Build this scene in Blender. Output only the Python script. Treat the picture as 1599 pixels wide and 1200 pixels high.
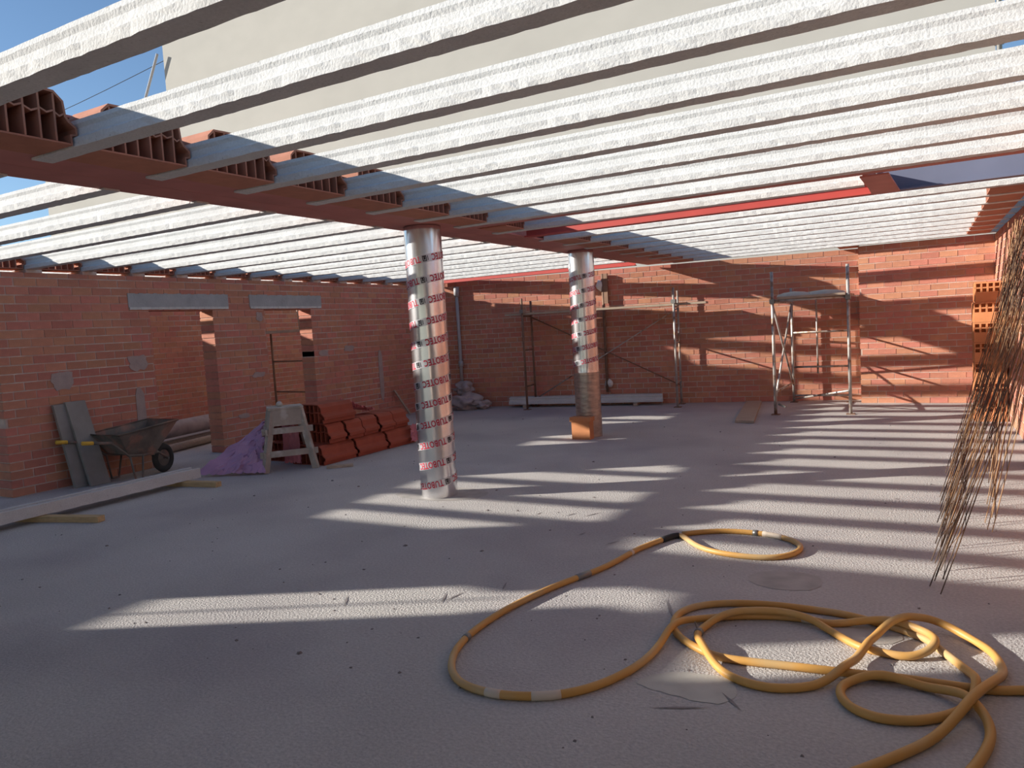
import bpy, bmesh, math, random
from mathutils import Vector, Matrix, noise
random.seed(7)
for o in list(bpy.data.objects): bpy.data.objects.remove(o)
scene = bpy.context.scene
col = scene.collection

# ------------------------------------------------------------------ camera
CAM_R = ((0.8725576, 0.4850103, -0.0583795), (-0.0138064, -0.0949735, -0.9953841), (-0.4883161, 0.8693360, -0.0761735))
FPX = 1154.0
cd = bpy.data.cameras.new('camera'); cam = bpy.data.objects.new('camera', cd); col.objects.link(cam)
r_, d_, f_ = (Vector(v) for v in CAM_R)
m = Matrix((( r_.x, -d_.x, -f_.x, 0), (r_.y, -d_.y, -f_.y, 0), (r_.z, -d_.z, -f_.z, 1.6), (0, 0, 0, 1)))
cam.matrix_world = m
cd.sensor_fit = 'HORIZONTAL'; cd.sensor_width = 36.0; cd.lens = FPX / 1599 * 36.0
cd.clip_start = 0.05; cd.clip_end = 500
scene.camera = cam

# ------------------------------------------------------------------ sky, sun, exposure
SUN = Vector((-2.70, -1.37, 1.0))            # towards the sun
w = bpy.data.worlds.new('world'); scene.world = w; w.use_nodes = True
nt = w.node_tree; bg = nt.nodes['Background']
sky = nt.nodes.new('ShaderNodeTexSky'); sky.sky_type = 'NISHITA'; sky.sun_disc = False
sky.sun_elevation = math.atan2(1.0, math.hypot(SUN.x, SUN.y)); sky.sun_rotation = math.atan2(SUN.x, SUN.y)
sky.altitude = 600; sky.air_density = 1.0; sky.dust_density = 0.2; sky.ozone_density = 3.0
nt.links.new(sky.outputs[0], bg.inputs[0]); bg.inputs[1].default_value = 0.175
sl = bpy.data.lights.new('sun', 'SUN'); sl.energy = 9.6; sl.angle = math.radians(0.6); sl.color = (1.0, 0.955, 0.87)
so = bpy.data.objects.new('sun', sl); col.objects.link(so); so.location = (-30, -15, 30)
so.rotation_euler = SUN.to_track_quat('Z', 'Y').to_euler()
vs = scene.view_settings
vs.view_transform = 'Standard'; vs.look = 'None'; vs.gamma = 1.0; vs.use_curve_mapping = False; vs.exposure = -0.22

# ------------------------------------------------------------------ materials
def mat(name, c, rough=0.85, metal=0.0, var=0.12, scale=3.0, bump=0.0, bscale=60.0, rnd=0.0, fine=0.0, fscale=80.0, spec=0.3, alpha=1.0, trans=0.0, c2=None, c2scale=1.5, c2lo=0.5, c2hi=0.62, stretch=None, rnd_hue=0.0):
    M = bpy.data.materials.new(name); M.use_nodes = True
    n = M.node_tree.nodes; L = M.node_tree.links; b = n['Principled BSDF']
    b.inputs['Roughness'].default_value = rough; b.inputs['Metallic'].default_value = metal
    b.inputs['Specular IOR Level'].default_value = spec
    if alpha < 1: b.inputs['Alpha'].default_value = alpha
    if trans: b.inputs['Transmission Weight'].default_value = trans
    tc = n.new('ShaderNodeTexCoord'); vec = tc.outputs['Object']
    if stretch:
        mp = n.new('ShaderNodeMapping'); mp.inputs['Scale'].default_value = stretch
        L.new(vec, mp.inputs[0]); vec = mp.outputs[0]
    def noise_(s, det=4.0):
        q = n.new('ShaderNodeTexNoise'); q.inputs['Scale'].default_value = s; q.inputs['Detail'].default_value = det
        L.new(vec, q.inputs['Vector']); return q.outputs['Fac']
    def mul(colr, fac, lo, hi):
        mr = n.new('ShaderNodeMapRange'); mr.inputs[1].default_value = 0.25; mr.inputs[2].default_value = 0.75
        mr.inputs[3].default_value = lo; mr.inputs[4].default_value = hi; L.new(fac, mr.inputs[0])
        mx = n.new('ShaderNodeMix'); mx.data_type = 'RGBA'; mx.blend_type = 'MULTIPLY'; mx.inputs[0].default_value = 1
        L.new(colr, mx.inputs[6]); L.new(mr.outputs[0], mx.inputs[7]); return mx.outputs[2]
    rgb = n.new('ShaderNodeRGB'); rgb.outputs[0].default_value = (*c, 1); cur = rgb.outputs[0]
    if c2:
        mr = n.new('ShaderNodeMapRange'); mr.inputs[1].default_value = c2lo; mr.inputs[2].default_value = c2hi
        L.new(noise_(c2scale, 6), mr.inputs[0])
        mx = n.new('ShaderNodeMix'); mx.data_type = 'RGBA'; L.new(mr.outputs[0], mx.inputs[0])
        L.new(cur, mx.inputs[6]); mx.inputs[7].default_value = (*c2, 1); cur = mx.outputs[2]
    if var: cur = mul(cur, noise_(scale), 1 - var, 1 + var)
    if fine: cur = mul(cur, noise_(fscale, 2), 1 - fine, 1 + fine)
    if rnd:
        oi = n.new('ShaderNodeObjectInfo'); ge = n.new('ShaderNodeNewGeometry')
        ad = n.new('ShaderNodeMath'); ad.operation = 'ADD'; L.new(oi.outputs['Random'], ad.inputs[0]); L.new(ge.outputs['Random Per Island'], ad.inputs[1])
        fr = n.new('ShaderNodeMath'); fr.operation = 'FRACT'; L.new(ad.outputs[0], fr.inputs[0])
        mr = n.new('ShaderNodeMapRange'); mr.inputs[3].default_value = 1 - rnd; mr.inputs[4].default_value = 1 + rnd; L.new(fr.outputs[0], mr.inputs[0])
        hs = n.new('ShaderNodeHueSaturation'); L.new(cur, hs.inputs['Color']); L.new(mr.outputs[0], hs.inputs['Value'])
        if rnd_hue:
            m2 = n.new('ShaderNodeMath'); m2.operation = 'MULTIPLY'; m2.inputs[1].default_value = 7.31; L.new(fr.outputs[0], m2.inputs[0])
            f2 = n.new('ShaderNodeMath'); f2.operation = 'FRACT'; L.new(m2.outputs[0], f2.inputs[0])
            m3 = n.new('ShaderNodeMapRange'); m3.inputs[3].default_value = 0.5 - rnd_hue; m3.inputs[4].default_value = 0.5 + rnd_hue
            L.new(f2.outputs[0], m3.inputs[0]); L.new(m3.outputs[0], hs.inputs['Hue'])
        cur = hs.outputs[0]
    L.new(cur, b.inputs['Base Color'])
    if bump:
        bp = n.new('ShaderNodeBump'); bp.inputs['Strength'].default_value = bump; bp.inputs['Distance'].default_value = 0.01
        L.new(noise_(bscale, 5), bp.inputs['Height']); L.new(bp.outputs[0], b.inputs['Normal'])
    return M

M = {}
M['floor'] = mat('concrete_floor', (0.53, 0.495, 0.465), 0.9, var=0.10, scale=0.9, fine=0.14, fscale=60, bump=0.9, bscale=75, c2=(0.44, 0.405, 0.395), c2scale=0.7, c2lo=0.48, c2hi=0.66)
M['patch'] = mat('smooth_mortar_patch', (0.55, 0.52, 0.46), 0.8, var=0.1, scale=9, bump=0.15, bscale=80)
M['patch_dark'] = mat('damp_patch', (0.44, 0.405, 0.37), 0.85, var=0.18, scale=8, bump=0.2, bscale=80)
M['joist'] = mat('precast_concrete', (0.62, 0.61, 0.585), 0.9, var=0.07, scale=5, fine=0.07, fscale=70, bump=0.4, bscale=80, c2=(0.40, 0.38, 0.35), c2scale=38, c2lo=0.65, c2hi=0.72)
M['slab'] = mat('sun_blocker_concrete', (0.5, 0.48, 0.45), 0.9, var=0.1, bump=0.2)
M['brick'] = mat('red_brick', (0.54, 0.228, 0.15), 0.9, var=0.12, scale=14, fine=0.08, fscale=120, bump=0.25, bscale=90, rnd=0.11, rnd_hue=0.012)
M['mortar'] = mat('mortar', (0.64, 0.52, 0.44), 0.95, var=0.2, scale=9, bump=0.4, bscale=60, c2=(0.56, 0.33, 0.25), c2scale=1.2, c2lo=0.45, c2hi=0.6)
M['clay'] = mat('fired_clay', (0.46, 0.195, 0.125), 0.85, var=0.12, scale=8, bump=0.12, bscale=60, rnd=0.10)
M['clay_red'] = mat('deep_red_clay', (0.38, 0.095, 0.055), 0.85, var=0.14, scale=6, bump=0.12, bscale=60, rnd=0.12)
M['clay_orange'] = mat('orange_clay', (0.60, 0.245, 0.105), 0.85, var=0.1, scale=8, bump=0.1, bscale=60, rnd=0.07)
M['steel_red'] = mat('red_primer_steel', (0.50, 0.19, 0.155), 0.6, var=0.15, scale=3, bump=0.06, bscale=30, spec=0.4)
M['steel_bright'] = mat('bright_red_primer', (0.46, 0.07, 0.055), 0.5, var=0.1, scale=3, spec=0.4)
M['steel_grey'] = mat('grey_steel', (0.15, 0.16, 0.225), 0.5, var=0.1, scale=2, spec=0.5)
M['foil'] = mat('silver_foil', (0.80, 0.79, 0.80), 0.24, metal=1.0, var=0.05, scale=4, bump=0.35, bscale=7, stretch=(1, 1, 0.25))
M['wrap'] = mat('wrap_brown_reflection', (0.44, 0.35, 0.29), 0.3, metal=0.6, var=0.25, scale=10, bump=0.6, bscale=9, stretch=(1, 1, 3))  # brown wall mirrored in the foil, put into the wrap's colour
M['band'] = mat('white_band', (0.66, 0.64, 0.66), 0.3, metal=0.55, var=0.05)
M['ink_red'] = mat('red_print', (0.55, 0.03, 0.06), 0.5, var=0.05)
M['ink_black'] = mat('black_print', (0.02, 0.02, 0.025), 0.5, var=0)
M['render'] = mat('cement_render', (0.425, 0.405, 0.365), 0.95, var=0.06, scale=0.25, fine=0.03, fscale=1.3, bump=0.1, bscale=8, stretch=(1, 1, 1.6))
M['lintel'] = mat('grey_lintel', (0.40, 0.40, 0.39), 0.95, var=0.15, scale=6, bump=0.5, bscale=40)
M['lintel_edge'] = mat('pale_lintel_foot', (0.62, 0.62, 0.57), 0.95, var=0.15, scale=12, bump=0.4, bscale=50)
M['grout'] = mat('grey_grout', (0.44, 0.34, 0.30), 0.95, var=0.15, scale=8, bump=0.4, bscale=50)
M['wood'] = mat('weathered_wood', (0.46, 0.36, 0.27), 0.85, var=0.2, scale=4, stretch=(1, 12, 12), bump=0.15, bscale=20)
M['wood_dusty'] = mat('dusty_wood', (0.42, 0.36, 0.30), 0.9, var=0.2, scale=6, bump=0.2, bscale=25, c2=(0.55, 0.51, 0.46), c2scale=7, c2lo=0.5, c2hi=0.62)
M['batten'] = mat('yellow_timber', (0.55, 0.38, 0.20), 0.85, var=0.2, scale=4, stretch=(1, 10, 10))
M['board'] = mat('grey_board', (0.30, 0.28, 0.25), 0.9, var=0.15, scale=5, bump=0.15)
M['pipe'] = mat('galvanised_tube', (0.52, 0.49, 0.45), 0.5, metal=0.45, var=0.18, scale=10, c2=(0.33, 0.20, 0.13), c2scale=7, c2lo=0.52, c2hi=0.64)
M['rustpipe'] = mat('rusty_tube', (0.26, 0.16, 0.11), 0.75, metal=0.3, var=0.2, scale=9)
M['pvc'] = mat('grey_pvc', (0.42, 0.41, 0.41), 0.5, var=0.06, scale=5)
M['foam'] = mat('white_mortar_lump', (0.72, 0.69, 0.66), 0.9, var=0.1, scale=20, bump=0.4, bscale=30)
M['hose'] = mat('yellow_hose', (0.62, 0.325, 0.085), 0.45, var=0.08, scale=3, spec=0.4, c2=(0.54, 0.37, 0.18), c2scale=2.2, c2lo=0.5, c2hi=0.66)
M['black'] = mat('black_rubber', (0.025, 0.025, 0.028), 0.6, var=0.1)
M['tape'] = mat('pale_tape', (0.68, 0.56, 0.44), 0.5, var=0.06)
M['clamp'] = mat('dull_steel', (0.28, 0.27, 0.25), 0.45, metal=0.7, var=0.1)
M['rebar'] = mat('dark_rebar', (0.13, 0.085, 0.06), 0.7, metal=0.3, var=0.3, scale=7, c2=(0.34, 0.18, 0.08), c2scale=2.4, c2lo=0.54, c2hi=0.64)
M['rebar_rust'] = mat('rusty_rebar', (0.40, 0.24, 0.13), 0.8, metal=0.1, var=0.3, scale=9)
M['tray'] = mat('worn_barrow_steel', (0.20, 0.17, 0.14), 0.7, metal=0.3, var=0.25, scale=7, c2=(0.34, 0.20, 0.15), c2scale=5, c2lo=0.48, c2hi=0.6, bump=0.2)
M['grip'] = mat('yellow_grip', (0.75, 0.45, 0.06), 0.5, var=0.05)
M['rubber'] = mat('dusty_rubber', (0.06, 0.055, 0.05), 0.85, var=0.2, scale=12)
M['film_purple'] = mat('purple_film', (0.56, 0.32, 0.50), 0.35, var=0.15, scale=5, spec=0.5, alpha=0.82)
M['film_pink'] = mat('pink_film', (0.72, 0.25, 0.28), 0.35, var=0.15, scale=5, spec=0.5, alpha=0.85)
M['sack'] = mat('dusty_sack', (0.42, 0.36, 0.35), 0.8, var=0.2, scale=7, bump=0.5, bscale=12)
M['earth'] = mat('earth', (0.36, 0.31, 0.25), 0.95, var=0.2, scale=0.4)
M['crumb'] = mat('mortar_crumbs', (0.22, 0.19, 0.18), 0.95, var=0.3, scale=30)
M['scuff'] = mat('scuff', (0.28, 0.25, 0.24), 0.95, var=0.2, scale=30)
M['dark_gap'] = mat('asphalt_joint', (0.16, 0.10, 0.08), 0.9, var=0.1)

# ------------------------------------------------------------------ mesh helpers
class MB:
    def __init__(s): s.v = []; s.f = []
    def quad(s, *p):
        i = len(s.v); s.v += [tuple(q) for q in p]; s.f.append(tuple(range(i, i + len(p))))
        return s
    def box(s, x0, x1, y0, y1, z0, z1):
        return s.hexa([(x0,y0,z0),(x1,y0,z0),(x1,y1,z0),(x0,y1,z0),(x0,y0,z1),(x1,y0,z1),(x1,y1,z1),(x0,y1,z1)])
    def hexa(s, p):
        i = len(s.v); s.v += [tuple(q) for q in p]
        for a in ((0,3,2,1),(4,5,6,7),(0,1,5,4),(1,2,6,5),(2,3,7,6),(3,0,4,7)): s.f.append(tuple(i + k for k in a))
        return s
    def bar(s, a, b, wx, wz, up=(0, 0, 1)):              # rectangular bar from a to b
        a, b = Vector(a), Vector(b); d = (b - a).normalized(); u = Vector(up)
        x = d.cross(u)
        if x.length < 1e-4: x = d.cross(Vector((1, 0, 0)))
        x.normalize(); y = x.cross(d).normalized(); x *= wx / 2; y *= wz / 2
        return s.hexa([a-x-y, a+x-y, b+x-y, b-x-y, a-x+y, a+x+y, b+x+y, b-x+y])
    def prism(s, prof, fn, caps=True):                    # prof: 2D loop; fn(p, t) for t = 0, 1
        n = len(prof); i = len(s.v)
        s.v += [tuple(fn(p, 0)) for p in prof] + [tuple(fn(p, 1)) for p in prof]
        for k in range(n):
            j = (k + 1) % n; s.f.append((i + k, i + j, i + n + j, i + n + k))
        if caps: s.f.append(tuple(i + k for k in reversed(range(n)))); s.f.append(tuple(i + n + k for k in range(n)))
        return s
    def tube(s, pts, r, seg=8, closed=False, caps=True):
        P = [Vector(p) for p in pts]; n = len(P); rings = []
        nrm = None
        for k in range(n):
            if closed: t = P[(k + 1) % n] - P[k - 1]
            else: t = P[min(k + 1, n - 1)] - P[max(k - 1, 0)]
            t.normalize()
            if nrm is None:
                nrm = t.cross(Vector((0, 0, 1)))
                if nrm.length < 1e-3: nrm = t.cross(Vector((1, 0, 0)))
            nrm = (nrm - t * nrm.dot(t)).normalized(); bn = t.cross(nrm)
            rr = r[k] if isinstance(r, (list, tuple)) else r
            i = len(s.v)
            s.v += [tuple(P[k] + (nrm * math.cos(2*math.pi*q/seg) + bn * math.sin(2*math.pi*q/seg)) * rr) for q in range(seg)]
            rings.append(i)
        m = n if closed else n - 1
        for k in range(m):
            a, b = rings[k], rings[(k + 1) % n]
            for q in range(seg):
                q2 = (q + 1) % seg; s.f.append((a + q, a + q2, b + q2, b + q))
        if caps and not closed:
            s.f.append(tuple(rings[0] + q for q in reversed(range(seg)))); s.f.append(tuple(rings[-1] + q for q in range(seg)))
        return s
    def lathe(s, prof, c, seg=32):                        # prof: (r, z), about vertical axis through c
        i = len(s.v); n = len(prof)
        for q in range(seg):
            a = 2 * math.pi * q / seg
            s.v += [(c[0] + r * math.cos(a), c[1] + r * math.sin(a), c[2] + z) for r, z in prof]
        for q in range(seg):
            q2 = (q + 1) % seg
            for k in range(n - 1): s.f.append((i + q*n + k, i + q2*n + k, i + q2*n + k + 1, i + q*n + k + 1))
        return s
    def mesh(s, name, smooth=False, org=(0, 0, 0)):
        me = bpy.data.meshes.new(name)
        o = org
        me.from_pydata([(v[0]-o[0], v[1]-o[1], v[2]-o[2]) for v in s.v], [], s.f)
        bm = bmesh.new(); bm.from_mesh(me); bmesh.ops.recalc_face_normals(bm, faces=bm.faces); bm.to_mesh(me); bm.free()
        if smooth:
            me.polygons.foreach_set('use_smooth', [True] * len(me.polygons))
        return me
    def build(s, name, material, parent=None, smooth=False, org=None):
        if org is None: org = tuple(parent.location) if parent is not None and parent.type == 'EMPTY' and tuple(parent.rotation_euler) == (0, 0, 0) and not parent.get('_local') else (0, 0, 0)
        me = s.mesh(name, smooth, org)
        return link(name, me, material, parent)

def link(name, me, material, parent=None, loc=(0, 0, 0)):
    if material and not me.materials: me.materials.append(M[material])
    o = bpy.data.objects.new(name, me); col.objects.link(o); o.location = loc
    if parent is not None: o.parent = parent
    return o
def tag(o, label=None, cat=None, group=None, kind=None):
    if label: o['label'] = label
    if cat: o['category'] = cat
    if group: o['group'] = group
    if kind: o['kind'] = kind
    return o
def empty(name, loc, label=None, cat=None, group=None, kind=None, rz=0.0):
    o = bpy.data.objects.new(name, None); col.objects.link(o); o.location = loc; o.rotation_euler = (0, 0, rz)
    o.empty_display_size = 0.1
    return tag(o, label, cat, group, kind)
def copy_tree(o, parent=None):
    c = o.copy(); col.objects.link(c); c.parent = parent
    for ch in o.children: copy_tree(ch, c)
    return c
ORD = ['first','second','third','fourth','fifth','sixth','seventh','eighth','ninth','tenth','eleventh','twelfth','thirteenth','fourteenth','fifteenth','sixteenth','seventeenth','eighteenth','nineteenth','twentieth','twenty-first','twenty-second']

ZJ = 2.60                 # joist soffit
# ------------------------------------------------------------------ floor and ground
fl = MB().box(-12.8, 1.25, -6, 16.2, -0.2, 0.0).build('floor', 'floor'); tag(fl, kind='structure')
gr = MB().box(-90, 90, -90, 90, -0.5, -0.22).build('ground', 'earth'); tag(gr, kind='structure')
def flat(name, pts, m, z=0.002):
    n = len(pts); mb = MB()
    mb.quad(*[(x, y, z) for x, y in pts])
    return mb.build(name, m, fl)
def blob(pts, it=2):
    for _ in range(it):
        q = []
        for i in range(len(pts)):
            a, b = pts[i], pts[(i + 1) % len(pts)]
            q += [(a[0]*.75+b[0]*.25, a[1]*.75+b[1]*.25), (a[0]*.25+b[0]*.75, a[1]*.25+b[1]*.75)]
        pts = [(x + random.uniform(-.006, .006), y + random.uniform(-.006, .006)) for x, y in q]
    return pts
flat('mortar_patch', blob([(-1.14,2.97),(-1.12,3.07),(-0.99,3.16),(-0.78,3.2),(-0.71,3.07),(-0.73,2.97),(-0.8,2.93),(-0.99,2.94)]), 'patch')
flat('mortar_patch', blob([(-0.98,4.46),(-0.91,4.67),(-0.59,4.69),(-0.52,4.51),(-0.62,4.36),(-0.85,4.35)], 1), 'patch_dark')
flat('mortar_patch', blob([(-0.53,4.02),(-0.36,4.15),(-0.12,4.0),(-0.10,3.83),(-0.3,3.72)], 1), 'patch_dark')
flat('mortar_patch', blob([(-4.75,5.75),(-4.5,6.15),(-4.1,6.25),(-3.7,6.1),(-3.75,5.75),(-4.2,5.6)]), 'patch_dark', 0.0015)
for x, y, a, l in ((-2.62,5.55,1.2,.16),(-2.45,5.6,1.1,.22),(-2.9,5.5,1.5,.1),(-2.55,3.55,2.0,.2),(-2.5,3.6,1.4,.18),(-2.3,3.85,1.9,.15),(-1.25,3.85,2.0,.3),(-3.1,3.3,2.2,.2),(-2.0,4.9,1.1,.14),(-2.3,5.05,1.3,.1),(-0.9,2.85,.4,.25),(-0.72,2.98,2.3,.16)):
    dx, dy = math.cos(a)*l/2, math.sin(a)*l/2; nx, ny = -math.sin(a)*.008, math.cos(a)*.008
    flat('scuff_mark', [(x-dx,y-dy),(x+nx,y+ny),(x+dx,y+dy),(x-nx,y-ny)], 'scuff', 0.003)
cr = MB()
for k in range(230):
    y = 2.4 + 9.5 * random.random() ** 1.4; x = random.uniform(-7.0, 0.7)
    s = random.uniform(.003, .008) if random.random() < .88 else random.uniform(.008, .014)
    cr.hexa([(x+s*random.uniform(.6,1.2)*a, y+s*random.uniform(.6,1.2)*b, s*c*random.uniform(.5,.9)) for a,b,c in ((-1,-1,0),(1,-1,0),(1,1,0),(-1,1,0),(-.6,-.6,1),(.6,-.6,1),(.6,.6,1),(-.6,.6,1))])
o = cr.build('mortar_crumbs', 'crumb'); tag(o, 'tiny crumbs of dry mortar scattered over the concrete floor', 'debris', kind='stuff')

# ------------------------------------------------------------------ brick walls
def project(p):
    q = Vector(p) - Vector((0, 0, 1.6)); c = Vector((r_.dot(q), d_.dot(q), f_.dot(q)))
    if c.z < 0.1: return None
    return (799.5 + FPX*c.x/c.z, 600 + FPX*c.y/c.z, c.z)
BRICKS = {}
def brick_wall(name, origin, rz, length, height, thick, openings=(), urange=None, maxn=300, course=0.10, bl=0.25):
    # local frame: u along the wall (+x), -y is the face seen from the room, thickness towards +y
    root_mb = MB(); e = 0.012
    zs = sorted(set([0, height] + [z for o in openings for z in (o[2], o[3])])); us = sorted(set([0, length] + [u for o in openings for u in (o[0], o[1])]))
    for i in range(len(us) - 1):
        for j in range(len(zs) - 1):
            uc, zc = (us[i] + us[i+1]) / 2, (zs[j] + zs[j+1]) / 2
            if any(o[0] < uc < o[1] and o[2] < zc < o[3] for o in openings): continue
            a0 = us[i] + (e if any(abs(us[i]-o[1]) < 1e-6 and o[2] < zc < o[3] for o in openings) or i == 0 else 0)
            a1 = us[i+1] - (e if any(abs(us[i+1]-o[0]) < 1e-6 and o[2] < zc < o[3] for o in openings) or i == len(us)-2 else 0)
            root_mb.box(a0, a1, 0.004, thick - 0.004, zs[j], zs[j+1] - (0.006 if j == len(zs)-2 else 0))
    root = root_mb.build(name, 'mortar'); root.location = origin; root.rotation_euler = (0, 0, rz)
    tag(root, kind='structure')
    Rm = Matrix.Translation(origin) @ Matrix.Rotation(rz, 4, 'Z')
    lo, hi = urange or (0, length)
    pieces = []; j = 0.014
    nc = int(round(height / course))
    for c in range(nc):
        z0, z1 = c * course + j*.5, (c + 1) * course - j*.5
        z1 = min(z1, height)
        zm = (z0 + z1) / 2
        segs = [(lo, hi)]
        for o in openings:
            if o[2] < zm < o[3]:
                ns = []
                for a, b in segs:
                    if o[1] <= a or o[0] >= b: ns.append((a, b)); continue
                    if o[0] > a: ns.append((a, o[0]))
                    if o[1] < b: ns.append((o[1], b))
                segs = ns
        off = (c % 2) * bl / 2 + (0.03 if c % 5 == 3 else 0)
        for a, b in segs:
            k = math.floor((a - off) / bl)
            u = off + k * bl
            while u < b - 1e-6:
                p, q = max(a, u), min(b, u + bl)
                if q - p > 0.035:
                    pieces.append((p + (j*.5 if p > a else 0), q - (j*.5 if q < b else 0), z0, z1))
                u += bl
    scored = []
    for p in pieces:
        wpt = Rm @ Vector(((p[0]+p[1])/2, 0, (p[2]+p[3])/2)); s = project(wpt)
        vis = s is not None and -20 < s[0] < 1620 and -20 < s[1] < 1220
        scored.append((0 if vis else 1, s[2] if s else 99, p))
    scored.sort(key=lambda t: (t[0], t[1]))
    rest = MB()
    for i, (hid, d, p) in enumerate(scored):
        w_ = round((p[1] - p[0]) * 100) / 100; h_ = round(p[3] - p[2], 3)
        yo = random.uniform(-0.0025, 0.0012)
        if i < maxn and not hid:
            key = (w_, h_, round(thick, 3))
            if key not in BRICKS:
                BRICKS[key] = MB().box(-w_/2, w_/2, 0, thick, -h_/2, h_/2).mesh('brick')
            link('brick', BRICKS[key], 'brick', root, ((p[0]+p[1])/2, yo, (p[2]+p[3])/2))
        else:
            rest.box(p[0], p[1], yo, thick + yo, p[2], p[3])
    if rest.v:
        r = rest.build('brickwork', 'brick', root, org=(0, 0, 0)); tag(r, kind='stuff')
    return root

# left wall with two doorways: u runs along +Y, room face looks to +X (so local -y -> +X : rz = 90 deg)
H90 = math.pi / 2
LW0 = 4.42
wl = brick_wall('wall_left', (-9.05, LW0, 0), H90, 8.38, 2.56, 0.28, [(6.34-LW0, 7.34-LW0, -1, 2.12), (8.32-LW0, 9.32-LW0, -1, 2.12)])
# lintels above the doorways (parts of the wall; local frame u, -y towards the room)
for a, b in ((6.04, 7.63), (8.03, 9.58)):
    li = MB(); n = 30
    for k in range(n):
        u0, u1 = a - LW0 + (b-a)*k/n, a - LW0 + (b-a)*(k+1)/n
        t = random.uniform(-.006, .006)
        li.box(u0, u1, -0.012, 0.285, 2.15, 2.335 + t)
    lo_ = li.build('lintel', 'lintel', wl, org=(0,0,0)); lo_['label'] = 'grey concrete lintel'
    ed = MB()
    for k in range(n):
        u0, u1 = a - LW0 + .01 + (b-a-.02)*k/n, a - LW0 + .01 + (b-a-.02)*(k+1)/n
        t = random.uniform(-.008, .006); ed.box(u0, u1, -0.018 + t*.4, 0.28, 2.122 + t*.3, 2.152 + abs(t)*.5)
    ed.build('lintel_foot', 'lintel_edge', lo_, org=(0,0,0))
def wall_patch(root, u, z, w_, h_, irr=0.25):
    pts = []
    for k in range(18):
        a = 2*math.pi*k/18; ca, sa = math.cos(a), math.sin(a)
        sq = 1 / max(abs(ca), abs(sa)) ** .7
        rr = sq * (1 + random.uniform(-irr, irr) * .5)
        pts.append((u + ca*rr*w_/2, z + sa*rr*h_/2))
    mb = MB(); mb.prism(pts, lambda p, t: (p[0], -0.008 + 0.006*t, p[1])); p = mb.build('mortar_patch', 'grout', root, org=(0,0,0)); return p
wall_patch(wl, 5.10-LW0, 1.28, .25, .22); wall_patch(wl, 6.08-LW0, 0.70, .13, .8, .1); wall_patch(wl, 6.10-LW0, 1.42, .26, .2, .4)
wall_patch(wl, 11.05-LW0, 0.85, .12, .95, .1); wall_patch(wl, 9.55-LW0, 1.35, .22, .1, .35); wall_patch(wl, 10.2-LW0, 1.4, .26, .1, .35); wall_patch(wl, 8.2-LW0, 2.0, .12, .14, .3)
wall_patch(wl, 8.1-LW0, 1.1, .25, .08, .35); wall_patch(wl, 7.75-LW0, 0.5, .2, .07, .35)
for k in range(13):
    y = 2.21 + .66*(k + 3)
    if y < 12.4: MB().box(y-LW0-.03, y-LW0+.15, 0.0, .28, 2.555, 2.598).build('bearing_pad', 'mortar', wl, org=(0,0,0))

# back wall (oblique) and the part nearer to the camera on the right
wy = lambda x: 12.9 + .15*(x + 8.44)
bang = math.atan(0.15)
wb = brick_wall('wall_back', (-9.3, wy(-9.3), 0), bang, 8.62, 2.60, 0.25)
wp = brick_wall('wall_back_right', (-0.94, 13.52, 0), 0.0, 2.05, 2.60, 0.28)
rt = MB().box(-0.94, -0.66, 13.81, 14.3, 0, 2.6).build('wall_return', 'mortar'); tag(rt, kind='structure')
# right wall: room face looks to -X
wr = brick_wall('wall_right', (0.95, 13.52, 0), -H90, 19.5, 2.585, 0.28, urange=(0, 9.0))
# outer wall of the side bay beyond the doorways
ws = brick_wall('wall_side', (-12.5, -3.0, 0), H90, 19.0, 2.86, 0.28, urange=(7.0, 19.0), maxn=220)
we = MB().box(-12.5, -9.33, 15.9, 16.15, 0, 2.6).build('wall_side_end', 'mortar'); tag(we, kind='structure')
wx = MB().box(-12.78, -12.5, -1.15, 0.12, 2.862, 3.95).box(-12.78, -12.5, -3.0, -1.15, 2.862, 3.04).build('sun_blocker_side', 'slab'); tag(wx, kind='structure')  # added unseen height on the outer wall, keeps sun off the near floor
# added, unseen: slotted wall and slab shading the foreground, slots cast bright strips
ow = MB().box(-9.33, -9.05, -6, -0.17, 0, 2.60).box(-9.33, -9.05, 0.47, 0.9, 0, 2.60).box(-9.33, -9.05, -0.17, 0.47, 0, 0.9).build('sun_blocker_rear', 'slab'); tag(ow, kind='structure')  # added unseen wall, its slot lets one strip of sun through
MB().tube([(-9.2, .13, .9), (-9.2, .13, 2.6)], .014, 8).build('sun_blocker_bar', 'clamp', ow)  # added in the slot to cast a thin dark line along the strip
yl = lambda x: -1.0 + .51*(x + 9.0)
pts = [(1.23,-6),(1.23,0.9),(-9.35,0.9),(-9.35,0.5),(-8.35,0.5),(-8.35,-.15),(-9.35,-.15),(-9.35,-6)]
inner = [(-8.7,yl(-8.7)),(-6.5,yl(-6.5)),(-6.5,yl(-6.5)+.36),(-8.7,yl(-8.7)+.36)]
sb = MB()
def slab_quad(*q): sb.prism(list(q), lambda p, t: (p[0], p[1], 2.61 + .26*t))
slab_quad((-9.35,-6),(1.23,-6),(1.23,-2.0),(-9.35,-2.0)); slab_quad((-9.35,-2.0),(-8.7,-2.0),(-8.7,-.15),(-9.35,-.15))
slab_quad((-8.7,-2.0),(-6.5,-2.0),inner[1],inner[0]); slab_quad(inner[3],inner[2],(-6.5,.9),(-8.35,.9),(-8.35,-.15),(-8.7,-.15))
slab_quad((-6.5,-2.0),(1.23,-2.0),(1.23,.9),(-6.5,.9)); slab_quad((-9.35,.5),(-8.35,.5),(-8.35,.9),(-9.35,.9))
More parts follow.
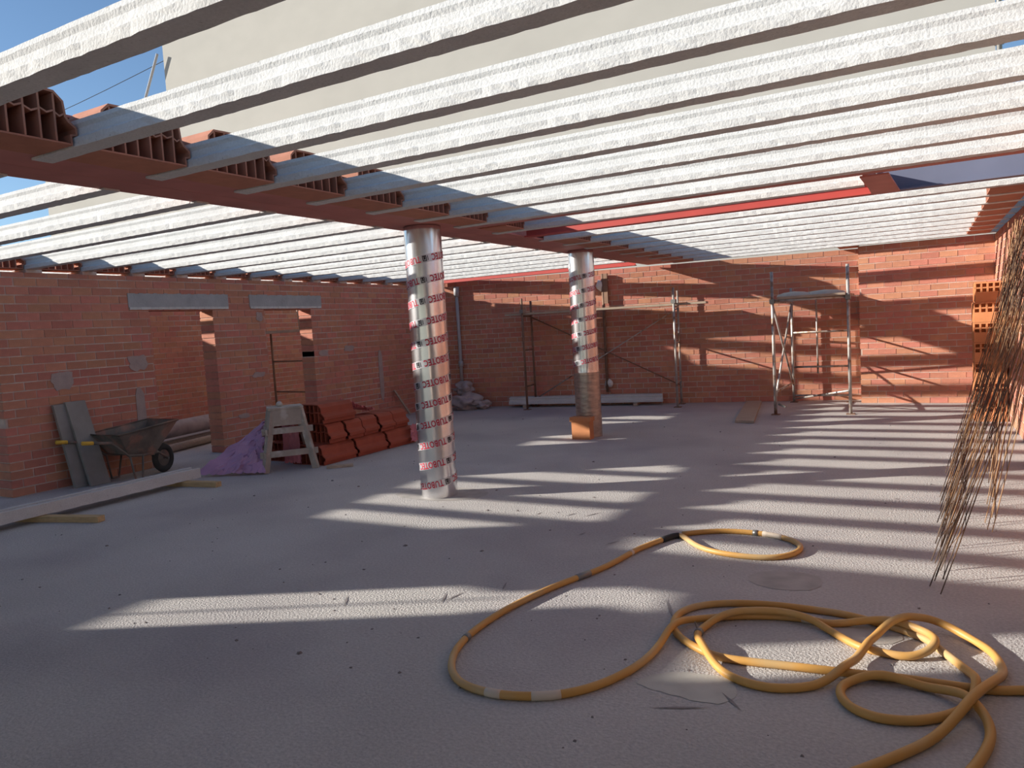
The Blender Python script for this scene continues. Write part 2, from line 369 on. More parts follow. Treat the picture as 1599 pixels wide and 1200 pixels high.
cl = sb.build('sun_blocker_slab', 'slab'); tag(cl, kind='structure')  # added unseen slab, shades the foreground; gaps shape the sun strips
s2 = MB().box(-12.78, -9.36, 0.15, 0.9, 2.62, 2.87).build('sun_blocker_slab_side', 'slab'); tag(s2, kind='structure')  # added unseen slab, cuts off sun over the near side bay

# ------------------------------------------------------------------ joists
PROF = [(0,0),(.055,0),(.11,0),(.11,.045),(.084,.062),(.078,.098),(.085,.118),(.08,.14),(.055,.14),(.03,.14),(.025,.118),(.032,.098),(.026,.062),(0,.045),(0,.022)]
def joist_mesh(L, lipA, lipB, seed):
    rnd = random.Random(seed); mb = MB(); n = max(8, int(L / .045)); m = len(PROF); i0 = 0
    for k in range(n + 1):
        x = L * k / n
        for q, (y, z) in enumerate(PROF):
            j = .0028 if q in (13, 14, 3, 0) else .0008
            mb.v.append((x, y + rnd.uniform(-j, j), max(0.0, z + rnd.uniform(-j, j)) if z > .001 else rnd.uniform(0, .003)))
    for k in range(n):
        for q in range(m):
            q2 = (q + 1) % m; mb.f.append((k*m + q, k*m + q2, (k+1)*m + q2, (k+1)*m + q))
    mb.f.append(tuple(reversed(range(m)))); mb.f.append(tuple(n*m + q for q in range(m)))
    if lipA: mb.box(-lipA, .02, .002, .108, 0.0, .012)
    if lipB: mb.box(L - .02, L + lipB, .002, .108, 0.0, .012)
    return mb.mesh('concrete_joist')
JM = {}
def joist(x0, x1, y, lipA, lipB, label, group):
    key = (round(x1 - x0, 3), lipA, lipB, random.randrange(3))
    if key not in JM: JM[key] = joist_mesh(x1 - x0, lipA, lipB, hash(key) % 1000)
    o = link('concrete_joist', JM[key], 'joist', None, (x0, y, ZJ))
    return tag(o, label, 'joist', group)
XB0, XB1 = -4.50, -3.92           # outer edges of the twin steel beam
YR = [1.57, 2.21, 2.85, 3.49, 4.15, 4.82, 5.48, 6.12, 6.86, 7.95, 8.62, 9.30, 9.97, 10.64, 11.31, 11.98, 12.65, 13.32]
for k, y in enumerate(YR):
    x0, x1 = XB1, 1.22
    lA = .07
    if y == 6.86: x1 = -0.42
    if y > 13.5: x1 = -0.62
    if y > 14.3: x0 = -2.75; lA = 0
    joist(x0, x1, y, lA, 0, 'pale concrete roof joist of the right-hand bay, %s from the camera' % ORD[k], 'joists of the right-hand bay')
YL = [1.57, 2.21, 2.87, 3.54, 4.17, 4.83, 5.49, 6.15, 6.81, 7.47, 8.13, 8.79, 9.45, 10.11, 10.77, 11.43, 12.09]
for k, y in enumerate(YL):
    joist(-9.30, XB0, y, 0, .07, 'pale concrete roof joist of the left-hand bay, %s from the camera' % ORD[k], 'joists of the left-hand bay')
YS = [1.57 + .66*k for k in range(21)]
for k, y in enumerate(YS):
    joist(-12.62, -9.36, y, 0, 0, 'concrete roof joist of the side room beyond the doorways, %s from the camera' % ORD[k], 'joists of the side room')

# ------------------------------------------------------------------ hollow clay infill blocks
def block_mesh(L, ztop=.25):
    H = [(.268,0),(.268,.043),(.298,.05),(.298,.088),(.262,.115),(.248,.135),(.240,.205),(.195,.246),(.10,.25)]
    outer = H + [(-y, z) for y, z in reversed(H)]
    n = len(outer); t = .012; cz = .115
    inner = []
    for k in range(n):
        a, b, c = Vector(outer[k-1]), Vector(outer[k]), Vector(outer[(k+1) % n])
        e1, e2 = (b-a).normalized(), (c-b).normalized(); nn = Vector((-e1.y-e2.y, e1.x+e2.x)); nn.normalize()
        inner.append(tuple(b + nn * t))
    mb = MB(); i = 0
    for loop in (outer, inner):
        for x in (0, L): mb.v += [(x, p[0], p[1]) for p in loop]
    for k in range(n):
        j = (k + 1) % n
        mb.f.append((k, j, n + j, n + k)); mb.f.append((2*n + k, 2*n + j, 3*n + j, 3*n + k))
        mb.f.append((k, j, 2*n + j, 2*n + k)); mb.f.append((n + k, n + j, 3*n + j, 3*n + k))
    ys = (-.19, -.115, -.04, .04, .115, .19)
    for y in ys: mb.box(.002, L - .002, y - .005, y + .005, .010, .240 if abs(y) < .18 else .232)
    yy = (-.24,) + ys + (.24,)
    for k in range(len(yy) - 1):
        dz = .012 * (1 if k % 2 else -1)
        zz = .135 + dz*.3; a, b = yy[k], yy[k+1]; mid = (a + b) / 2
        for p, q, z0, z1 in ((a, mid, zz + .010, zz - .006), (mid, b, zz - .006, zz + .010)):
            mb.hexa([(.003,p,z0),(L-.003,p,z0),(L-.003,q,z1),(.003,q,z1),(.003,p,z0+.009),(L-.003,p,z0+.009),(L-.003,q,z1+.009),(.003,q,z1+.009)])
    return mb.mesh('clay_block')
BM = block_mesh(.30); BMs = block_mesh(.25)
def block(x0, ya, yb, label, group, me=BM):
    # fills the gap between the joist whose near edge is ya and the one at yb
    o = link('clay_block', me, 'clay', None, (x0, (ya + .11 + yb) / 2, ZJ + .006)); o.scale = (1, (yb - ya - .11) / .56, 1)
    return tag(o, label, 'clay block', group)
def rowlabel(k, where): return 'hollow clay block %s, %s from the camera' % (where, ORD[k])
pairs = [(YR[k], YR[k+1]) for k in range(len(YR)-1) if YR[k+1] - YR[k] < .75 and YR[k] not in (6.12,) and YR[k] < 13.9]
k = 0
for a, b in pairs:
    if a == 6.86: continue
    block(-3.90, a, b, rowlabel(k, 'beside the twin steel beam'), 'blocks along the steel beam'); k += 1
block(-3.90, 6.36, 6.86, 'hollow clay block just behind the red cross beam beside the main beam', 'blocks along the steel beam')
for k in range(len(YL) - 1):
    block(-9.335, YL[k], YL[k+1], rowlabel(k, 'on top of the doorway wall'), 'blocks on the doorway wall', BMs)
far = [(YR[i], YR[i+1]) for i in range(9, 17)]
for k, (a, b) in enumerate(far):
    block(0.575 if k else .54, a, b, rowlabel(k, 'at the right-hand wall'), 'blocks at the right wall')
near = [(YR[i], YR[i+1]) for i in range(0, 7)]
for k, (a, b) in enumerate(near):
    block(0.64, a, b, rowlabel(k, 'high at the right-hand wall before the cross beam'), 'near blocks at the right wall')
block(-1.25, 13.32, 13.97, 'hollow clay block at the inner corner of the back wall above the scaffold', 'blocks at the inner corner')

# ------------------------------------------------------------------ steel beams
def ibeam(name, a, b, w_, h_, m, label, z0, tf=.014, tw=.010):
    a, b = Vector((*a, z0)), Vector((*b, z0)); d = (b - a).normalized(); x = Vector((-d.y, d.x, 0))
    t = empty(name, a, label, 'beam')
    up = Vector((0, 0, 1))
    def bx(n, lo, hi, za, zb):
        mb = MB(); mb.hexa([p + x*lo + up*za if i in (0,1) else p + x*hi + up*za for i, p in enumerate((a, b, b, a))] + [p + x*lo + up*zb if i in (0,1) else p + x*hi + up*zb for i, p in enumerate((a, b, b, a))])
        return mb.build(n, m, t)
    bx('bottom_flange', -w_/2, w_/2, 0, tf); bx('web', -tw/2, tw/2, tf, h_ - tf); bx('top_flange', -w_/2, w_/2, h_ - tf, h_)
    return t
ZB = ZJ + .014
ibeam('steel_girder', (-4.352, 1.06), (-4.352, 13.42), .28, .24, 'steel_red', 'left beam of the red twin steel beam resting on both columns', ZB)
ibeam('steel_girder', (-4.068, 1.06), (-4.068, 13.46), .28, .24, 'steel_red', 'right beam of the red twin steel beam resting on both columns', ZB)
ibeam('cross_girder', (-3.91, 6.30), (0.94, 6.30), .11, .24, 'steel_red', 'dark red steel cross beam, the nearer of the pair over the right bay', ZJ + .002)
ibeam('cross_girder', (-3.91, 7.50), (-0.36, 7.50), .12, .12, 'steel_bright', 'bright red steel cross beam running from main beam to connecting plate', ZJ + .002)
ibeam('cross_girder', (-0.355, 7.50), (0.94, 7.50), .12, .26, 'steel_grey', 'grey steel cross beam between connecting plate and right-hand wall', ZJ + .002)
ibeam('cross_girder', (-8.95, 12.70), (-4.52, 12.84), .12, .16, 'steel_bright', 'bright red steel beam along the top of the back wall', ZJ - .02)
o = MB().hexa([(-.42,6.37,ZJ-.012),(-.22,6.37,ZJ-.012),(-.17,7.44,ZJ-.012),(-.38,7.44,ZJ-.012),(-.42,6.37,ZJ+.0),(-.22,6.37,ZJ+.0),(-.17,7.44,ZJ+.0),(-.38,7.44,ZJ+.0)]).box(-.40, -.36, 6.34, 7.47, ZJ, ZJ+.2).build('connecting_plate', 'steel_red')
tag(o, 'reddish brown steel plate joining the two cross beams', 'steel plate')

# ------------------------------------------------------------------ columns in foil formwork tubes
def helix_pt(c, R, s, off, ang0, pitch):
    Lt = math.hypot(2*math.pi*R, pitch); a = ang0 + 2*math.pi*s/Lt; nz = math.cos(math.atan2(pitch, 2*math.pi*R))
    da = -off * math.sin(math.atan2(pitch, 2*math.pi*R)) / R
    return (c[0] + R*math.cos(a+da), c[1] + R*math.sin(a+da), c[2] + pitch*s/Lt + off*nz)
def text_mesh(txt, size):
    cu = bpy.data.curves.new('t', 'FONT'); cu.body = txt; cu.size = size; cu.space_character = 1.05; cu.resolution_u = 2; cu.offset = size*.022
    ob = bpy.data.objects.new('t', cu); col.objects.link(ob)
    dg = bpy.context.evaluated_depsgraph_get(); me = ob.evaluated_get(dg).to_mesh()
    bm = bmesh.new(); bm.from_mesh(me); bmesh.ops.triangulate(bm, faces=bm.faces)
    v = [tuple(x.co) for x in bm.verts]; f = [tuple(p.index for p in q.verts) for q in bm.faces]
    bm.free(); ob.evaluated_get(dg).to_mesh_clear(); bpy.data.objects.remove(ob); bpy.data.curves.remove(cu)
    return v, f
TV, TF = text_mesh('TUBOTEC', .086)
TV = [(v[0]*.72, v[1], v[2]) for v in TV]
TW = max(v[0] for v in TV)
def thick_font(v):   # widen strokes a little
    return v
def column(c, label, zmin_print, wrap):
    R = .178; H = ZB - .002
    t = empty('formwork_tube', c, label, 'column', 'foil-wrapped columns')
    prof = []
    n = 60
    mb = MB(); seg = 48; i0 = 0
    for k in range(n + 1):
        z = H * k / n
        for q in range(seg):
            a = 2*math.pi*q/seg
            rr = R + .0016*noise.noise(Vector((math.cos(a)*2.2, math.sin(a)*2.2, z*2.2 + c[0]*3 + c[1]))) + .0006*math.sin(3*a + z*2)
            if wrap and z < .95: rr += .004 + .004*noise.noise(Vector((math.cos(a)*3, math.sin(a)*3, z*9)))
            mb.v.append((c[0] + rr*math.cos(a), c[1] + rr*math.sin(a), z))
    zc = int(n * .955 / H) if wrap else 0
    wr_ = MB(); wr_.v = list(mb.v)
    for k in range(n):
        for q in range(seg):
            q2 = (q + 1) % seg; (wr_ if k < zc else mb).f.append((k*seg+q, k*seg+q2, (k+1)*seg+q2, (k+1)*seg+q))
    mb.f.append(tuple(n*seg + q for q in range(seg)))
    mb.build('foil_tube', 'foil', t, smooth=True)
    if wrap:
        x = wr_.build('tinted_foil_wrap', 'wrap', t, smooth=True); x['label'] = 'foil wrap round the foot, brown wall reflection in its colour'
    pitch = .195; ang0 = 0.6 if not wrap else 2.0; Lt = math.hypot(2*math.pi*R, pitch)
    s1 = (H - .10 - .06) / pitch * Lt; s0 = max(0, (zmin_print) / pitch * Lt)
    per = (Lt + .06) / 3
    bd = MB(); ns = int((s1 - s0) / .03); Rb = R + .0035; prev = None
    for k in range(ns + 1):
        s = s0 + (s1 - s0)*k/ns
        a, b = helix_pt(c, Rb, s, -.036, ang0, pitch), helix_pt(c, Rb, s, .036, ang0, pitch)
        bd.v += [a, b]
        if k: bd.f.append((2*k-2, 2*k, 2*k+1, 2*k-1))
    bdo = bd.build('spiral_band', 'band', t, smooth=True)
    lt = MB(); lg = MB(); Rt = R + .005; s = s0 + .05
    while s + TW + .1 < s1:
        i = len(lt.v)                                   # upside-down print: rotate by 180 degrees
        lt.v += [helix_pt(c, Rt, s + .07 + (TW - v[0]), (.030 - v[1]), ang0, pitch) for v in TV]
        lt.f += [tuple(i + q for q in f) for f in TF]
        for (u0, u1, o0, o1) in ((.09+TW, .13+TW, -.026, -.018), (.09+TW, .13+TW, .018, .026), (.09+TW, .098+TW, -.026, .026), (.122+TW, .13+TW, -.026, .026), (.103+TW, .118+TW, -.012, .02), (.028, .034, -.022, .022)):
            lg.quad(helix_pt(c, Rt, s+u0, o0, ang0, pitch), helix_pt(c, Rt, s+u1, o0, ang0, pitch), helix_pt(c, Rt, s+u1, o1, ang0, pitch), helix_pt(c, Rt, s+u0, o1, ang0, pitch))
        s += per
    tag(lt.build('lettering', 'ink_red', bdo, org=tuple(t.location)), kind='stuff'); tag(lg.build('logo_print', 'ink_black', bdo, org=tuple(t.location)), kind='stuff')
    return t
column((-4.19, 5.88, 0), 'round column in a silver foil tube with red print, nearer the camera', .02, False)
column((-4.18, 9.61, 0), 'round column in a silver foil tube with wrapped foot coloured as brown reflection', 1.0, True)
# clay block at the foot of the far column
t = empty('footing_block', (-4.16, 9.32, 0), 'orange hollow clay block standing against the foot of far column', 'clay block')
mb = MB().box(-4.30, -4.03, 9.27, 9.41, 0, .25); mb.build('body', 'clay_orange', t)
MB().box(-4.32, -4.01, 9.255, 9.415, .25, .31).build('rim', 'clay_orange', t)

# ------------------------------------------------------------------ building beyond
YB = 18.0
t = empty('apartment_building', (-12, YB, -.22), 'tall windowless building of pale grey render beyond the back wall', 'building')
MB().box(-23.58, 1.30, YB, YB + 12, -.22, 19).build('gable_wall', 'render', t)
o = MB().box(-31.9, -23.6, YB + .15, YB + 12, -.22, 9.75).build('lower_wing', 'render', t)
o = MB().tube([(1.36, YB - .06, -.2), (1.36, YB - .06, 19)], .05, 8)
for z in (5.0, 5.9, 6.6, 8.0): o.box(1.28, 1.44, YB - .13, YB + .02, z, z + .06)
o.build('downpipe', 'clamp', t, smooth=True)
o = MB().tube([(-25.6, YB - .2, 8.9), (-23.62, YB - .2, 12.0)], .045, 8).build('roof_pole', 'pvc', t)
for z, z2, lab in ((13.6, 12.4, 'upper thin black overhead wire crossing the blue sky'), (11.9, 11.3, 'lower thin black overhead wire crossing the blue sky')):
    wo = MB().tube([(-45 + k*(21.4/12), YB - .1 + .02*k, z2 + (z - z2)*(k/12) - .5*math.sin(math.pi*k/12)) for k in range(13)], .012, 5).build('overhead_wire', 'black')
    tag(wo, lab, 'wire')

# ------------------------------------------------------------------ scaffold against the back wall
A = Vector((-6.71, 12.50, 0)); U = Vector((.989, .148, 0)).normalized(); N = Vector((-U.y, U.x, 0))      # N points to the wall
B = A + U * 2.86
t = empty('scaffold', A, 'low tube scaffold with one long plank against the shaded back wall', 'scaffold')
def rod(t, name, a, b, r=.021, m='pipe', seg=8): return MB().tube([a, b], r, seg).build(name, m, t, smooth=True)
Z = Vector((0, 0, 1))
for base, mt in ((A, 'rustpipe'), (B, 'pipe')):
    for n_, top in ((0, 2.14), (.52, 2.10)):
        p = base + N*n_
        rod(t, 'upright', p, p + Z*top, m=mt); MB().box(p.x-.06, p.x+.06, p.y-.06, p.y+.06, 0, .012).build('base_plate', 'rustpipe', t)
    for z in (.45, 1.15, 1.80): rod(t, 'rung', base + Z*z, base + N*.52 + Z*z, .016, mt)
rod(t, 'brace', A + N*.52 + Z*.15, B + N*.52 + Z*1.78, .011); rod(t, 'brace', A + N*.52 + Z*1.78, B + N*.52 + Z*.35, .011, 'rustpipe')
p0, p1 = A - U*.38 + N*.26 + Z*1.845, B + U*.55 + N*.26 + Z*1.845
o = MB().bar(p0, p1, .42, .04).build('plank', 'wood', t); o['label'] = 'long wooden plank'
for q in (A + N*.02, B + N*.02): MB().box(q.x-.04, q.x+.04, q.y-.05, q.y+.05, 1.86, 1.93).build('coupler', 'clamp', t)

# ------------------------------------------------------------------ scaffold tower by the inner corner
t = empty('scaffold_tower', (-1.55, 13.1, 0), 'tube scaffold tower with mortar-covered platform beside the brick corner', 'scaffold')
FL, FR, RL, RR = Vector((-2.05,12.0,0)), Vector((-.99,12.12,0)), Vector((-2.02,13.68,0)), Vector((-1.12,13.68,0))
for p, top, mt in ((FL, 2.22, 'pipe'), (FR, 2.25, 'pipe'), (RL, 2.0, 'pipe'), (RR, 2.16, 'pipe')):
    rod(t, 'upright', p, p + Z*top, .024, mt); MB().box(p.x-.06, p.x+.06, p.y-.06, p.y+.06, 0, .012).build('base_plate', 'rustpipe', t)
rod(t, 'upright', Vector((-1.62, 13.70, .5)), Vector((-1.62, 13.70, 1.9)), .016)
for z in (.12, .62, 1.22): rod(t, 'ledger', RL + Z*z, RR + Z*z, .018)
rod(t, 'ledger', RL + Z*.06, FR + Z*.36, .016)
for z in (.35, 1.75): rod(t, 'ledger', FL + Z*z, RL + Z*z, .018); rod(t, 'ledger', FR + Z*z, RR + Z*z, .018)
for z in (.75, 1.2): rod(t, 'ledger', FR + Z*z, RR + Z*z, .016, 'rustpipe')
rod(t, 'ledger', FL + Z*1.77, FR + Z*1.77, .02)
rod(t, 'brace', FL + Z*1.72, RL + Z*.30, .017); rod(t, 'brace', FL + Z*.22, RL + Z*1.74, .017)
for k, (y0, y1) in enumerate(((12.0, 12.55), (12.58, 13.12), (13.15, 13.66))):
    o = MB().box(-1.98 + .05*k, -1.02, y0, y1, 1.795, 1.83).build('platform_board', 'wood', t)
for (x, y, w_) in ((-1.78, 12.35, .26), (-1.35, 12.5, .3), (-1.6, 13.1, .25)):
    mb = MB(); mb.lathe([(w_ + .01*random.random(), 0), (w_*.95, .03), (w_*.6, .06), (0.001, .075)], (x, y, 1.831), 18)
    mb.build('mortar_heap', 'patch', t, smooth=True)
for p in (FL, FR, RR): MB().box(p.x-.035, p.x+.035, p.y-.05, p.y+.04, 1.73, 1.80).build('coupler', 'clamp', t)
MB().bar(FL + Vector((.05,-.02,.17)), FL + Vector((.16,-.05,.13)), .03, .03).build('coupler', 'clamp', t)

# plank on the floor, joists along the wall foot
o = MB().hexa([(-2.47,11.06,.003),(-2.19,11.02,.003),(-2.56,13.6,.003),(-2.82,13.6,.003),(-2.47,11.06,.04),(-2.19,11.02,.04),(-2.56,13.6,.04),(-2.82,13.6,.04)]).build('loose_plank', 'wood')
tag(o, 'pale wooden plank lying on the floor beside the scaffold tower', 'plank')
jm = joist_mesh(3.05, 0, 0, 55)
for k, off in enumerate((0.0, .15)):
    o = link('lying_joist', jm, 'joist', None, (-7.28 + off*.3, 13.17 - .33*off*3 + off*.05, .062)); o.rotation_euler = (0, 0, bang)
    tag(o, ('concrete joist lying at the foot of the back wall, nearer the room', 'concrete joist lying at the foot of the back wall, touching it')[1-k], 'joist', 'joists lying by the back wall')
    if k == 0: o.location = (-7.33, 12.93, .062)
    else: o.location = (-7.28, 12.79, .062)
for s in (.35, 2.55):
    d = Vector((math.cos(bang), math.sin(bang), 0)); p = Vector((-7.28, 12.79, 0)) + d*s; nn = Vector((-d.y, d.x, 0))
    o = MB().bar(p - nn*.07 + Z*.031, p + nn*.25 + Z*.031, .07, .058).build('timber_bearer', 'wood')
    tag(o, 'short timber bearer under the %s end of the lying joists' % ('left' if s < 1 else 'right'), 'timber')

# wall pipes on the back wall
def wallpipe(x, z0, z1, lab, m='pvc', r=.035):
    y = wy(x) - .06
    t = empty('wall_pipe', (x, y, z0), lab, 'pipe')
    MB().tube([(x, y, z0), (x, y, z1)], r, 12).build('pipe', m, t, smooth=True)
    return t, x, y
t, x, y = wallpipe(-8.40, .12, 2.50, 'grey plastic pipe rising in the left corner of the back wall')
MB().tube([(x,y,2.30),(x,y,2.50)], .055, 12).build('collar', 'pvc', t, smooth=True); MB().tube([(x,y,.85),(x,y,.97)], .05, 12).build('collar', 'pvc', t, smooth=True)
t, x, y = wallpipe(-5.36, .25, 2.52, 'thin vertical pipe in the middle of the back wall with mortar dabs', 'rustpipe', .028)
def lump(name, c, r, m, parent, seed=0, sq=(1,1,1), sub=2, amp=.35):
    bm = bmesh.new(); bmesh.ops.create_icosphere(bm, subdivisions=sub, radius=1)
    me = bpy.data.meshes.new(name)
    for v in bm.verts:
        k = 1 + amp*noise.noise(v.co*1.7 + Vector((seed*3.1, seed*1.7, seed)))
        v.co = Vector((v.co.x*r*sq[0]*k, v.co.y*r*sq[1]*k, v.co.z*r*sq[2]*k))
    bm.to_mesh(me); bm.free(); me.polygons.foreach_set('use_smooth', [True]*len(me.polygons))
    loc = Vector(c) - (parent.location if parent is not None else Vector())
    return link(name, me, m, parent, loc)
lump('mortar_dab', (x-.05, y+.01, 2.30), .085, 'foam', t, 1, (1,.5,1.3)); lump('mortar_dab', (x+.03, y+.01, .42), .075, 'foam', t, 2, (1.1,.5,1.1))
MB().box(x+.02, x+.10, y-.02, y+.03, 1.95, 2.52).build('strip', 'rustpipe', t)

# sacks in the back left corner
for k, (c, r, sq, lab) in enumerate((((-8.12,12.45,.17), .26, (1.1,.8,.62), 'dusty rubbish sack slumped on the floor behind the near column'), ((-7.86,12.62,.10), .20, (1.0,.8,.5), 'small crumpled sack, right-hand one in the back corner'), ((-8.18,12.55,.42), .20, (1.0,.8,.62), 'crumpled plastic sack on top of the rubbish pile in the corner'))):
    tag(lump('rubbish_sack', c, r, 'sack', None, k + 4, sq, 4, .75), lab, 'sack', 'sacks in the back corner')

# ------------------------------------------------------------------ left side: wheelbarrow
BYS = lambda y: 4.86 + (y - 4.70)*.77
t = empty('wheelbarrow', (-8.62, 5.5, 0), 'worn dark steel wheelbarrow with yellow grips beside the doorway', 'wheelbarrow')
WX = -8.62
def tray(z_, y0, y1, w0, w1): return [(WX-w0, y0, z_), (WX+w0, y0, z_), (WX+w1, y1, z_), (WX-w1, y1, z_)]
bot = [(WX-.20,5.45,.34),(WX+.20,5.45,.34),(WX+.17,5.92,.27),(WX-.17,5.92,.27)]
top = [(WX-.33,5.22,.60),(WX+.33,5.22,.60),(WX+.30,6.28,.68),(WX-.30,6.28,.68)]
mb = MB()
ins = lambda P, k: [tuple(Vector(p) + (Vector((WX, 5.72, p[2])) - Vector(p))*k for p in [p])[0] for p in P]
b2 = [(p[0]*.97+WX*.03, p[1]*.97+5.7*.03, p[2]+.006) for p in bot]; t2 = [(p[0]*.97+WX*.03, p[1]*.97+5.72*.03, p[2]) for p in top]
mb.v = bot + top + b2 + t2
mb.f = [(0,1,2,3),(8,9,10,11)]
for k in range(4):
    j = (k + 1) % 4; mb.f += [(k, j, 4+j, 4+k), (8+k, 8+j, 12+j, 12+k), (4+k, 4+j, 12+j, 12+k)]
mb.build('tray', 'tray', t)
MB().tube(top, .014, 8, closed=True).build('rim', 'tray', t, smooth=True)
for s in (-1, 1):
    MB().tube([(WX+s*.26,4.72,.57),(WX+s*.25,5.15,.52),(WX+s*.24,5.42,.33),(WX+s*.20,5.70,.30),(WX+s*.15,6.0,.30),(WX+s*.09,6.22,.19)], .017, 8).build('frame_tube', 'tray', t, smooth=True)
    MB().tube([(WX+s*.26,4.70,.572),(WX+s*.256,4.86,.555)], .024, 10).build('grip', 'grip', t, smooth=True)
    MB().tube([(WX+s*.235,5.44,.33),(WX+s*.24,5.50,.02),(WX+s*.24,5.62,.02),(WX+s*.215,5.68,.31)], .014, 8).build('leg', 'tray', t, smooth=True)
wh = MB(); n = 28
ring = [(WX, 6.22 + .145*math.cos(2*math.pi*k/n), .19 + .145*math.sin(2*math.pi*k/n)) for k in range(n)]
wo_ = wh.tube(ring, .045, 10, closed=True).build('tyre', 'rubber', t, smooth=True)
mb = MB(); n = 24
for k in range(n):
    a, b = 2*math.pi*k/n, 2*math.pi*(k+1)/n
    for x in (WX-.02, WX+.02): mb.quad((x, 6.22, .19), (x, 6.22+.11*math.cos(a), .19+.11*math.sin(a)), (x, 6.22+.11*math.cos(b), .19+.11*math.sin(b)))
mb.build('hub', 'tray', t, org=tuple(t.location)); MB().tube([(WX-.12,6.22,.19),(WX+.12,6.22,.19)], .012, 8).build('axle', 'clamp', t)

for ch in t.children:
    for v in ch.data.vertices: v.co.y = BYS(v.co.y + 5.5) - 5.5
# boards leaning on the wall
for k, (y0, y1, x0, h_, lab) in enumerate(((4.93,5.10,-8.80,1.0,'dark grey board leaning on the brick wall, left of two'), (5.06,5.30,-8.70,1.02,'wider grey board leaning on the brick wall behind the barrow'))):
    o = MB().hexa([(x0,y0+.06,.004),(x0,y1+.06,.004),(x0-.045,y1+.06,.0),(x0-.045,y0+.06,.0),(-8.985+.02*k,y0,h_),(-8.985+.02*k,y1,h_),(-9.03+.02*k,y1,h_),(-9.03+.02*k,y0,h_)]).build('leaning_board', 'board')
    tag(o, lab, 'board', 'boards leaning on the left wall')

# joists lying on two battens
jm2 = joist_mesh(2.55, 0, 0, 77)
for k, x in enumerate((-7.44, -7.59)):
    o = link('lying_joist', jm2, 'joist', None, (x, 3.15, .085)); o.rotation_euler = (math.radians(90), 0, math.radians(90))
    # rolled on its side: soffit faces the room
    o.matrix_world = Matrix(((0, 0, -1, x), (1, 0, 0, 3.12), (0, 1, 0, .062), (0, 0, 0, 1)))
    tag(o, ('concrete joist on timber battens in the left foreground, room side', 'concrete joist on timber battens in the left foreground, wall side')[k], 'joist', 'joists on battens at the left')
for a, b, lab in (((-7.75,3.80,.03),(-6.80,4.06,.03),'yellow timber batten under the near end of the lying joists'), ((-7.75,5.42,.03),(-6.98,5.54,.03),'short timber batten under the far end of the lying joists')):
    o = MB().bar(a, b, .085, .056).build('batten', 'batten'); tag(o, lab, 'batten', 'battens under the joists')

# poles on the floor beyond the first doorway
for k, (a, b, r, lab, m_) in enumerate((((-10.1,6.0,.30),(-11.0,9.6,.30),.13,'thick grey roll lying on the poles beyond the first doorway','sack'), ((-9.80,6.3,.07),(-10.75,9.8,.07),.06,'round timber pole on the floor beyond the first doorway','wood'), ((-10.3,6.2,.065),(-11.1,9.9,.065),.055,'second timber pole on the floor beyond first doorway, under the roll','wood'))):
    o = MB().tube([a, b], r, 14).build('timber_pole' if k else 'felt_roll', m_, None, smooth=True); tag(o, lab, 'pole' if k else 'roll')
# trestle platform beyond the second doorway
t = empty('trestle', (-10.6, 10.2, 0), 'trestle with a plank and an upright pole beyond the second doorway', 'trestle')
for p in ((-10.3,10.4),(-11.3,10.5),(-10.4,11.2)): MB().tube([(*p,0),(*p,1.75 if p[0] < -10.35 else 2.1)], .022, 8).build('upright', 'rustpipe', t, smooth=True)
for z in (.6, 1.2): MB().tube([(-10.3,10.4,z),(-11.3,10.5,z)], .016, 8).build('rung', 'rustpipe', t, smooth=True)
MB().bar((-10.1,10.55,1.78),(-11.8,10.25,1.78), .3, .05).build('plank', 'wood', t); MB().tube([(-10.42,10.42,1.80),(-10.45,10.40,2.35)], .022, 8).build('pole', 'wood', t, smooth=True)

# ------------------------------------------------------------------ wooden stool
t = empty('wooden_stool', (-6.92, 6.6, 0), 'dusty timber work stool with box top and splayed legs', 'stool')
fr0, fr1 = Vector((-7.02,6.28,0)), Vector((-6.66,6.72,0)); dd = (fr1 - fr0).normalized(); nn = Vector((-dd.y, dd.x, 0)); cen = (fr0 + fr1)/2 + nn*.24
def sp(u, v, z): return cen + dd*u + nn*v + Z*z
MB().hexa([sp(-.21,-.19,.76),sp(.21,-.19,.76),sp(.21,.19,.76),sp(-.21,.19,.76),sp(-.21,-.19,.785),sp(.21,-.19,.785),sp(.21,.19,.785),sp(-.21,.19,.785)]).build('top', 'wood_dusty', t)
MB().hexa([sp(-.17,-.185,.56),sp(.19,-.185,.56),sp(.19,-.165,.56),sp(-.17,-.165,.56),sp(-.17,-.185,.758),sp(.19,-.185,.758),sp(.19,-.165,.758),sp(-.17,-.165,.758)]).build('apron', 'wood_dusty', t)
MB().hexa([sp(-.17,.165,.56),sp(.19,.165,.56),sp(.19,.185,.56),sp(-.17,.185,.56),sp(-.17,.165,.758),sp(.19,.165,.758),sp(.19,.185,.758),sp(-.17,.185,.758)]).build('apron', 'wood_dusty', t)
for su in (-1, 1):
    for sv in (-1, 1):
        MB().bar(sp(su*.30, sv*.24, 0), sp(su*.165, sv*.145, .76), .055, .075).build('leg', 'wood_dusty', t)
for z, e in ((.22, .295), (.50, .255)):
    MB().bar(sp(-e-.05,-.235+z*.1,z), sp(e+.05,-.235+z*.1,z), .025, .075).build('rung', 'wood_dusty', t)
    MB().bar(sp(-e*.98,-.26,z), sp(-e*.98,.26,z), .025, .07).build('rung', 'wood_dusty', t)
    MB().bar(sp(e*.98,-.2,z), sp(e*.98,.2,z), .025, .06).build('rung', 'wood_dusty', t)
o = lump('mortar_lump', sp(-.06,.0,.815), .038, 'patch', None, 9, (1.2,1,.9)); tag(o, 'small lump of mortar left on top of the stool', 'mortar')

